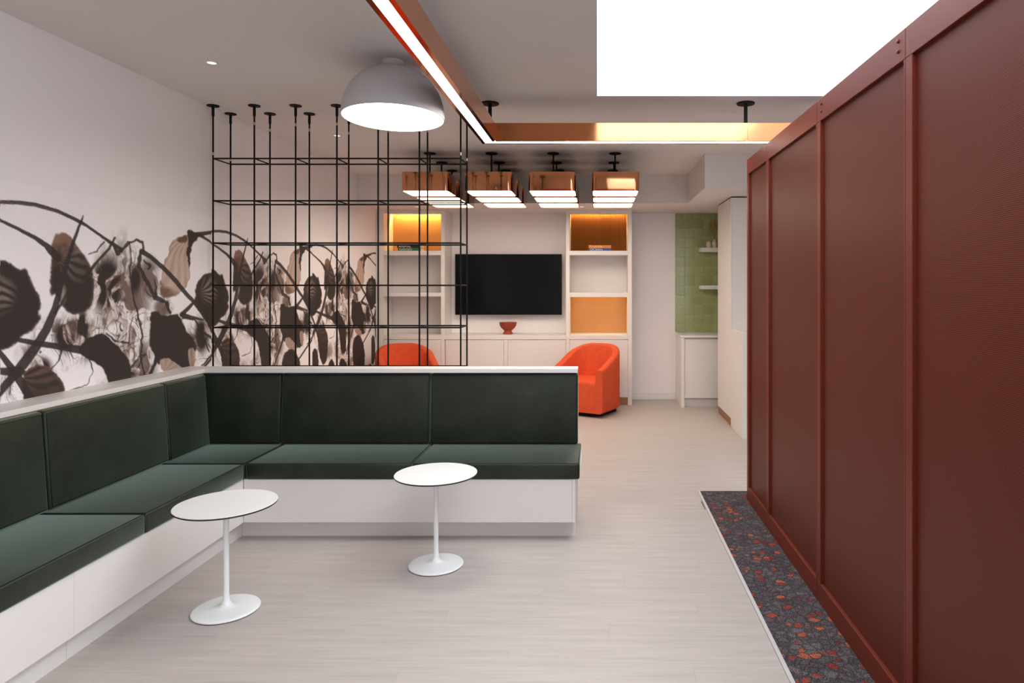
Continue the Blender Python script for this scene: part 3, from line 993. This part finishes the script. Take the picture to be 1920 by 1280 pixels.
def prism(pts, z0, z1):
    bm = bmesh.new()
    lo = [bm.verts.new((a, c, z0)) for a, c in pts]
    hi = [bm.verts.new((a, c, z1)) for a, c in pts]
    bm.faces.new(list(reversed(lo)))
    bm.faces.new(hi)
    n = len(pts)
    for i in range(n):
        bm.faces.new((lo[i], lo[(i + 1) % n], hi[(i + 1) % n], hi[i]))
    return bm

def ring_prism(po, pi_, z0, z1):
    bm = bmesh.new()
    n = len(po)
    R = [[bm.verts.new((a, c, z)) for a, c in P] for P, z in ((po, z0), (po, z1), (pi_, z1), (pi_, z0))]
    for k in range(4):
        A, C = R[k], R[(k + 1) % 4]
        for i in range(n):
            bm.faces.new((A[i], A[(i + 1) % n], C[(i + 1) % n], C[i]))
    return bm

PB, PT = 2.538, 2.728
def pendant():
    t = thing('square_pendant_lamp', '', 'pendant lamp', group='square copper pendants before the television wall')
    s, sd = 0.236, 0.220
    o_, i_ = rrect(s, sd, 0.05), rrect(s - 0.009, sd - 0.009, 0.042)
    obj('shade', ring_prism(o_, i_, 0, PT - PB), 'copper', t, True, local=True, angle=50)
    obj('top_plate', prism(i_, PT - PB - 0.006, PT - PB - 0.001), 'copper', t, local=True)
    obj('diffuser', prism(rrect(s - 0.0095, sd - 0.0095, 0.0415), 0.006, 0.014), 'lamp_white', t, local=True)
    obj('stem', rod((0, 0, PT - PB - 0.001), (0, 0, CEIL - PB - 0.01), 0.0085, 10), 'black_metal', t, True, local=True)
    zc = CEIL - PB
    obj('canopy_disc', lathe([(0, zc), (0.06, zc), (0.062, zc - 0.006), (0.058, zc - 0.011), (0, zc - 0.012)], 24), 'black_metal', t, True, local=True)
    return t
p0 = pendant()
ROWS = ((7.02, 'front'), (7.55, 'middle'), (8.08, 'back'))
COLS = ((-1.722, 'leftmost column'), (-1.088, 'second column from the left'), (-0.452, 'second column from the right'), (0.183, 'rightmost column'))
first = True
for (ry, rn) in ROWS:
    for (cx, cn) in COLS:
        lab = 'square copper pendant lamp in the %s row, %s' % (rn, cn)
        if first:
            p0.location = (cx, ry, PB)
            p0['label'] = lab
            first = False
        else:
            dup(p0, (cx, ry, PB), 0, lab)

# ------------------------------------------------------------------ recessed downlights
def downlight(x, y, z, label, r=0.036):
    t = thing('recessed_downlight', label, 'ceiling light', (x, y, z), group='small recessed ceiling lights')
    po = [(r * math.cos(2 * PI * i / 28), r * math.sin(2 * PI * i / 28)) for i in range(28)]
    pi_ = [(0.72 * a, 0.72 * c) for a, c in po]
    obj('trim_ring', ring_prism(po, pi_, -0.004, 0.0), 'white_satin', t, local=True)
    obj('lens', prism(pi_, -0.0025, 0.0), 'downlight_glow', t, local=True)
downlight(-2.35, 4.16, CEIL, 'small recessed ceiling light over the left bench run')
downlight(-2.36, 6.19, CEIL, 'small recessed ceiling light behind the hanging grid screen')
downlight(-2.30, 8.72, SOFF, 'small recessed light in the bulkhead above the left bookcase')
downlight(-0.20, 8.72, SOFF, 'small recessed light in the bulkhead beside the right bookcase')

# ------------------------------------------------------------------ shelving wall
CF, CBK = 9.10, WB - 0.002
Z_SH = [(1.998, 2.056), (1.446, 1.50), (0.872, 0.933)]

def tower(name, label, xa, xb, ta, tb, amber_low, reeded):
    """xa..xb outer, ta/tb thickness of left/right side panels"""
    t = thing(name, label, 'bookcase', ((xa + xb) / 2, CF, 0))
    ia, ib = xa + ta, xb - tb
    g = 0.0006
    obj('side_panel', box(xa, ia, CF, CBK, 0, SOFF - 0.001, 0.0015), 'white_laminate', t)
    obj('side_panel', box(ib, xb, CF, CBK, 0, SOFF - 0.001, 0.0015), 'white_laminate', t)
    obj('header', box(ia + g, ib - g, CF + 0.004, CF + 0.03, 2.552, SOFF - 0.001), 'white_laminate_h', t)
    obj('top_panel', box(ia + g, ib - g, CF + 0.031, CBK - 0.130, 2.572, SOFF - 0.001), 'white_laminate_h', t)
    for z0, z1 in Z_SH:
        obj('shelf', box(ia + g, ib - g, CF + 0.003, CBK - 0.022, z0, z1, 0.0015), 'white_laminate_h', t)
    bk = CBK - 0.020
    # back panels, one for each bay
    bays = [(2.056, 2.60, 'top'), (1.50, 1.998, 'mid'), (0.933, 1.446, 'low')]
    for z0, z1, nm in bays:
        if nm == 'top' and reeded:
            bm = bmesh.new()
            n = 46
            pitch = (ib - ia - 2 * g) / n
            yb = bk - 0.004
            prev = None
            for i in range(n):
                for k in range(5):
                    x = ia + g + (i + k / 5) * pitch
                    yy_ = yb - 0.006 * math.sin(PI * k / 5)
                    cur = (bm.verts.new((x, yy_, z0 + 0.001)), bm.verts.new((x, yy_, z1 - 0.004)))
                    if prev:
                        bm.faces.new((prev[0], cur[0], cur[1], prev[1]))
                    prev = cur
            x = ib - g
            cur = (bm.verts.new((x, yb, z0 + 0.001)), bm.verts.new((x, yb, z1 - 0.004)))
            bm.faces.new((prev[0], cur[0], cur[1], prev[1]))
            bmesh.ops.solidify(bm, geom=list(bm.faces), thickness=-0.003)
            obj('reeded_back', bm, 'copper_reeded', t, smooth=True, angle=60)
            obj('back_panel', box(ia + g, ib - g, bk, CBK, z0 + 0.0005, z1 - 0.002), 'white_laminate', t)
        else:
            mt = 'copper_satin' if (nm == 'top' or (nm == 'low' and amber_low)) else 'white_laminate'
            obj('back_panel', box(ia + g, ib - g, bk, CBK, z0 + 0.0005, min(z1, SOFF - 0.001) - 0.0005), mt, t)
    obj('led_strip', box(ia + 0.02, ib - 0.02, CBK - 0.125, CBK - 0.110, 2.5915, 2.5985), 'led_amber', t)
    if amber_low:
        obj('led_strip', box(ia + 0.02, ib - 0.02, CF + 0.03, CF + 0.038, 1.4450, 1.4459), 'led_bay_fill', t)  # extra strip added under the shelf to light the low bay
        obj('led_shield', box(ia + 0.002, ib - 0.002, CF + 0.004, CF + 0.016, 1.438, 1.4458), 'white_laminate_h', t)  # lip added to keep the extra strip out of sight
    d = obj('door', box(ia + 0.002, ib - 0.002, CF + 0.004, CF + 0.022, 0.102, 0.868, 0.0015), 'white_laminate', t)
    obj('toe_kick', box(ia + g, ib - g, CF + 0.008, CF + 0.02, 0, 0.098), 'copper_toe', t)
    return t, ia, ib
tl, lia, lib = tower('bookcase', 'white built-in bookcase on the left with an amber top bay', WL + 0.003, -2.035, 0.097, 0.05, False, False)
tr_, ria, rib = tower('bookcase', 'white built-in bookcase on the right with reeded copper and amber bays', -0.419, 0.461, 0.049, 0.054, True, True)

mc = thing('media_cabinet', 'low white cabinet with two doors under the television', 'cabinet', (-1.23, CF, 0))
ma, mb = -2.034, -0.420
obj('top_panel', box(ma, mb, CF + 0.001, CBK, 0.872, 0.933, 0.0015), 'white_laminate_h', mc)
dx0, dx1 = (944.7 - 1120) / 1280 * CF, (951.6 - 1120) / 1280 * CF
obj('divider', box(dx0, dx1, CF + 0.004, CBK, 0.1, 0.871), 'white_laminate', mc)
obj('door', box(ma + 0.012, dx0 - 0.003, CF + 0.005, CF + 0.023, 0.102, 0.866, 0.0015), 'white_laminate', mc)
obj('door', box(dx1 + 0.003, mb - 0.003, CF + 0.005, CF + 0.023, 0.102, 0.866, 0.0015), 'white_laminate', mc)
obj('carcass', box(ma, mb, CF + 0.03, CBK, 0.099, 0.8715), 'white_laminate', mc)
obj('toe_kick', box(ma, mb, CF + 0.02, CF + 0.035, 0, 0.098), 'copper_toe', mc)

# television
tv = thing('television', 'large flat black television on the wall between the bookcases', 'television', (-1.229, 9.45, 1.187))
tx0, tx1, tz0, tz1 = -1.968, -0.490, 1.187, 2.027
obj('housing', box(tx0 + 0.01, tx1 - 0.01, 9.46, 9.50, tz0 + 0.01, tz1 - 0.01, 0.004), 'tv_black', tv)
bm = bmesh.new()
bz = 0.008
B(bm, tx0, tx1, 9.445, 9.462, tz1 - bz, tz1)
B(bm, tx0, tx1, 9.445, 9.462, tz0, tz0 + bz)
B(bm, tx0, tx0 + bz, 9.445, 9.462, tz0 + bz, tz1 - bz)
B(bm, tx1 - bz, tx1, 9.445, 9.462, tz0 + bz, tz1 - bz)
obj('bezel', bm, 'tv_black', tv)
obj('screen', box(tx0 + bz, tx1 - bz, 9.448, 9.4595, tz0 + bz, tz1 - bz), 'tv_screen', tv)
obj('wall_mount', box(-1.43, -1.03, 9.50, WB - 0.001, 1.45, 1.75), 'tv_black', tv)

# bowl
bowl = obj('footed_bowl', lathe([(0, 0), (0.066, 0), (0.066, 0.012), (0.050, 0.040), (0.048, 0.05), (0.085, 0.08), (0.110, 0.115), (0.119, 0.162),
                                 (0.113, 0.162), (0.104, 0.118), (0.08, 0.088), (0.045, 0.07), (0, 0.066)], 48), 'terracotta', None, smooth=True, angle=50)
bowl.location = ((952.5 - 1120) / 1280 * 9.24, 9.24, 0.9335)
tag(bowl, 'terracotta footed bowl standing below the television', 'bowl')

# books
def text_mesh(body, size, depth=0.0006):
    cu = bpy.data.curves.new('title', 'FONT')
    cu.body = body
    cu.size = size
    cu.extrude = depth / 2
    tmp = bpy.data.objects.new('title', cu)
    COL.objects.link(tmp)
    bpy.context.view_layer.update()
    me_ = bpy.data.meshes.new_from_object(tmp.evaluated_get(bpy.context.evaluated_depsgraph_get()))
    bpy.data.objects.remove(tmp, do_unlink=True)
    bpy.data.curves.remove(cu)
    return me_

def book(label, cover, x0, x1, z0, z1, y0, title, tcol, spacing=1.0, sub=True):
    t = thing('book', label, 'book', ((x0 + x1) / 2, y0, z0), group='books lying on the bookcase shelves')
    dp = 0.22
    c = 0.003
    bm = bmesh.new()
    B(bm, x0, x1, y0, y0 + dp, z0, z0 + c)
    B(bm, x0, x1, y0, y0 + dp, z1 - c, z1)
    B(bm, x0, x1, y0, y0 + c, z0 + c, z1 - c)
    obj('cover', bm, cover, t)
    obj('pages', box(x0 + 0.004, x1 - 0.004, y0 + c, y0 + dp - 0.005, z0 + c, z1 - c), 'paper', t)
    h = (z1 - z0) * 0.80
    me_ = text_mesh(title, h / 0.70)
    xs = [v.co.x for v in me_.vertices]
    zs = [v.co.y for v in me_.vertices]
    wd = max(xs) - min(xs)
    tgt = (x1 - x0) * 0.55
    sc = tgt / wd
    for v in me_.vertices:
        a, b2, c2 = v.co
        v.co = (x0 + (x1 - x0) * 0.06 + (a - min(xs)) * sc, y0 - 0.0006 - c2, z0 + (z1 - z0) * 0.13 + (b2 - min(zs)) * (h * 0.9 / (max(zs) - min(zs))))
    me_.materials.clear()
    obj('title', me_, tcol, t)
Zs = 2.0565
yb_ = 9.14
PX = lambda px, Y: (px - 1120) / 1280 * Y
book('green book lying under a black one in the amber bay of the left bookcase', 'book_green', PX(746, yb_), PX(788.5, yb_), Zs, Zs + 0.038, yb_, 'GARDEN', 'print_white')
book('black book lying on a green one in the amber bay of the left bookcase', 'book_black', PX(744.7, yb_), PX(788, yb_), Zs + 0.0385, Zs + 0.081, yb_ - 0.002, 'ANIMAL', 'print_white')
book('blue book lying under an orange one in the reeded bay of the right bookcase', 'book_blue', PX(1104, yb_), PX(1145.5, yb_), Zs, Zs + 0.036, yb_, 'OCEAN', 'print_white')
book('orange book lying on a blue one in the reeded bay of the right bookcase', 'book_orange', PX(1103.8, yb_), PX(1146.2, yb_), Zs + 0.0365, Zs + 0.076, yb_ - 0.002, 'FLOWER', 'print_cream')

# ------------------------------------------------------------------ armchairs
def armchair(loc, rot, label):
    t = thing('barrel_armchair', label, 'armchair', loc, rot, 'orange barrel armchairs')
    HW, D0, D1, TH = 0.365, -0.36, 0.36, 0.095
    # outer plan path from right front to left front (u in 0..1)
    path = []
    yc = 0.02
    for i in range(8):
        path.append((HW, D0 + (yc - D0) * i / 8))
    for i in range(25):
        a = i / 24 * PI
        ex = 0.94
        cx = math.copysign(abs(math.cos(a)) ** ex, math.cos(a))
        sy_ = abs(math.sin(a)) ** ex
        path.append((HW * cx, yc + (D1 - yc) * sy_))
    for i in range(1, 9):
        path.append((-HW, yc + (D0 - yc) * i / 8))
    n = len(path)
    # arc-length param
    L = [0]
    for a, c in zip(path[:-1], path[1:]):
        L.append(L[-1] + math.hypot(c[0] - a[0], c[1] - a[1]))
    bm = bmesh.new()
    rings = []
    for i, (x, y_) in enumerate(path):
        u = L[i] / L[-1]
        k = 1 - abs(2 * u - 1)           # 0 at arm fronts, 1 at the back
        s = min(max((k - 0.02) / 0.86, 0), 1)
        s = 0.5 * s * s * (3 - 2 * s) + 0.5 * math.sin(s * PI / 2)
        h = 0.575 + 0.265 * s
        a, c = path[max(i - 1, 0)], path[min(i + 1, n - 1)]
        tx, ty = c[0] - a[0], c[1] - a[1]
        tl_ = math.hypot(tx, ty)
        nx, ny = -ty / tl_, tx / tl_      # inward normal
        if nx * (0 - x) + ny * (0.05 - y_) < 0:
            nx, ny = -nx, -ny
        rec = 0.03 * s
        ring = []
        for off, z in ((0.030, 0.055), (0.008, 0.072), (0.0, 0.10), (0.0, 0.35), (0.0, h - 0.028), (0.008, h - 0.008), (0.026, h),
                       (TH - 0.026, h), (TH - 0.008, h - 0.008), (TH, h - 0.03), (TH + 0.03 * s, 0.40), (TH + 0.04 * s, 0.30), (TH, 0.055)):
            ring.append(bm.verts.new((x + nx * off, y_ + ny * off, z)))
        rings.append(ring)
    for A, C in zip(rings[:-1], rings[1:]):
        m_ = len(A)
        for k in range(m_):
            bm.faces.new((A[k], A[(k + 1) % m_], C[(k + 1) % m_], C[k]))
    bm.faces.new(rings[0])
    bm.faces.new(rings[-1])
    obj('shell', bm, 'orange_fabric', t, True, local=True, angle=50)
    # seat: rounded front block
    hw2 = HW - TH - 0.003
    bm = bmesh.new()
    B(bm, -hw2, hw2, D0 + 0.004, D1 - TH - 0.035, 0.055, 0.435)
    fe = [e for e in bm.edges if all(v.co.z > 0.4 for v in e.verts)]
    bmesh.ops.bevel(bm, geom=fe, offset=0.045, segments=5, affect='EDGES', profile=0.5)
    obj('seat', bm, 'orange_fabric', t, True, local=True, angle=50)
    obj('plinth', prism(rrect(0.27, 0.28, 0.10, 8), 0.0, 0.056), 'black_metal', t, local=True)
    return t
ch = armchair((-0.092, 8.62, 0), math.radians(-28), 'orange barrel armchair beside the open end of the bench')
dup(ch, (-2.42, 8.62, 0), math.radians(28), 'orange barrel armchair by the mural, behind the hanging grid')

# ------------------------------------------------------------------ kitchen corner
bsp = thing('tile_backsplash', 'square sage green wall tiles above the small white counter', 'backsplash', (1.42, WB - 0.004, 0.942))
TX0, TX1, TZ0, TZ1 = 1.0854, 1.748, 0.9425, SOFF - 0.001
obj('grout', box(TX0, TX1, WB - 0.004, WB - 0.0005, TZ0, TZ1), 'grout', bsp)
TPX, TPZ = 0.1325, 0.1335
tile_cache = {}
zs_ = [TZ0, TZ0 + 0.112]
while zs_[-1] + TPZ < TZ1:
    zs_.append(zs_[-1] + TPZ)
zs_.append(TZ1)
for i in range(5):
    for z0, z1 in zip(zs_[:-1], zs_[1:]):
        if z1 - z0 < 0.015:
            continue
        key = round(z1 - z0, 3)
        if key not in tile_cache:
            tile_cache[key] = to_mesh('tile', box(0.0024, TPX - 0.0024, -0.007, 0.0, 0.0024, key - 0.0024, 0.0015))
        t_ = obj('tile', tile_cache[key], 'green_tile', bsp, local=True)
        t_.location = Vector((TX0 + i * TPX, WB - 0.0035, z0)) - bsp.location
        t_.rotation_euler = (random.uniform(-.006, .006), 0, random.uniform(-.006, .006))

bc = thing('base_cabinet', 'low white cabinet with one door under the green tiles', 'cabinet', (1.4, 8.9, 0))
obj('side_panel', box(1.094, 1.137, 8.904, WB - 0.001, 0, 0.914, 0.0015), 'white_laminate', bc)
obj('door', box(1.140, 1.745, 8.918, 8.936, 0.122, 0.893, 0.0015), 'white_laminate', bc)
obj('carcass', box(1.138, 1.748, 8.938, WB - 0.001, 0.118, 0.914), 'white_laminate', bc)
obj('toe_kick', box(1.138, 1.748, 8.985, 9.0, 0, 0.117), 'white_laminate_h', bc)
tag(obj('countertop', box(1.082, 1.748, 8.885, WB - 0.001, 0.9155, 0.9415, 0.002), 'quartz_white'), 'thin white stone countertop on the low cabinet', 'countertop')

for (z0, z1, lab) in ((2.054, 2.109, 'upper white floating shelf on green tiles, holding two vases'), (1.540, 1.593, 'lower white floating shelf on green tiles, empty')):
    tag(obj('floating_shelf', box(1.417, 1.748, 9.36, WB - 0.014, z0, z1, 0.002), 'white_satin'), lab, 'shelf', 'floating shelves on the tiles')

v1 = obj('ceramic_vase', lathe([(0, 0), (0.034, 0), (0.037, 0.006), (0.037, 0.062), (0.033, 0.078), (0.018, 0.088), (0.012, 0.092), (0.013, 0.100), (0.009, 0.100), (0.008, 0.09), (0, 0.085)], 28), 'vase_cream', None, smooth=True)
v1.location = (1.538, 9.42, 2.1095)
tag(v1, 'squat cream vase on the upper shelf, left of the taller vase', 'vase', 'cream vases')
v2 = obj('ceramic_vase', lathe([(0, 0), (0.029, 0), (0.032, 0.006), (0.032, 0.075), (0.026, 0.088), (0.013, 0.096), (0.012, 0.106), (0.017, 0.119), (0.012, 0.119), (0.008, 0.106), (0, 0.10)], 28), 'vase_cream', None, smooth=True)
v2.location = (1.615, 9.42, 2.1095)
tag(v2, 'taller cream vase holding dried grass on the upper shelf', 'vase', 'cream vases')
dg = thing('dried_grass', 'bunch of dried brown grass stems in the taller vase', 'dried grass', (1.615, 9.42, 2.215))
for i, (ex, ey, ez) in enumerate(((-0.075, 0.0, 0.26), (-0.05, 0.03, 0.30), (-0.02, -0.03, 0.27), (0.015, 0.02, 0.31), (0.045, -0.01, 0.27), (0.075, 0.02, 0.24), (-0.095, -0.02, 0.20))):
    bm = bmesh.new()
    pts = [(ex * k ** 1.5, ey * k, ez * k) for k in (0, .2, .4, .6, .8, 1.0)]
    tube(bm, pts, [0.0018, 0.0018, 0.0018, 0.005, 0.009, 0.002], 6)
    obj('grass_stem', bm, 'dried_grass', dg, True, local=True)

tc_ = thing('tall_cabinet', 'tall pale cabinet tower at the edge of the kitchen corner', 'cabinet', (1.8, 8.1, 0))
obj('carcass', box(1.528, 2.15, 7.714, 8.541, 0.092, 2.585), 'white_laminate', tc_)
obj('door', box(1.508, 1.527, 7.714, 8.541, 0.094, 2.585, 0.0015), 'white_laminate', tc_)
obj('toe_kick', box(1.516, 2.15, 7.72, 8.535, 0, 0.0915), 'copper_toe', tc_)
obj('gap_shade_strip', box(1.520, 2.14, 7.726, 8.53, 2.5855, SOFF - 0.0005), 'gap_shade', tc_)  # dark strip stands in for the shadow line under the soffit
bcn = thing('counter_unit', 'waist-high white counter unit in front of the tall cabinet', 'counter', (1.9, 7.4, 0))
obj('side_panel', box(1.508, 1.545, 7.084, 7.712, 0, 1.0975, 0.0015), 'white_laminate', bcn)
obj('front_panel', box(1.546, 2.30, 7.088, 7.106, 0.0, 1.06, 0.0015), 'white_laminate', bcn)
obj('worktop', box(1.546, 2.30, 7.084, 7.712, 1.062, 1.0975, 0.0015), 'quartz_white', bcn)
obj('back_panel', box(1.546, 2.30, 7.69, 7.712, 0, 1.061), 'white_laminate', bcn)
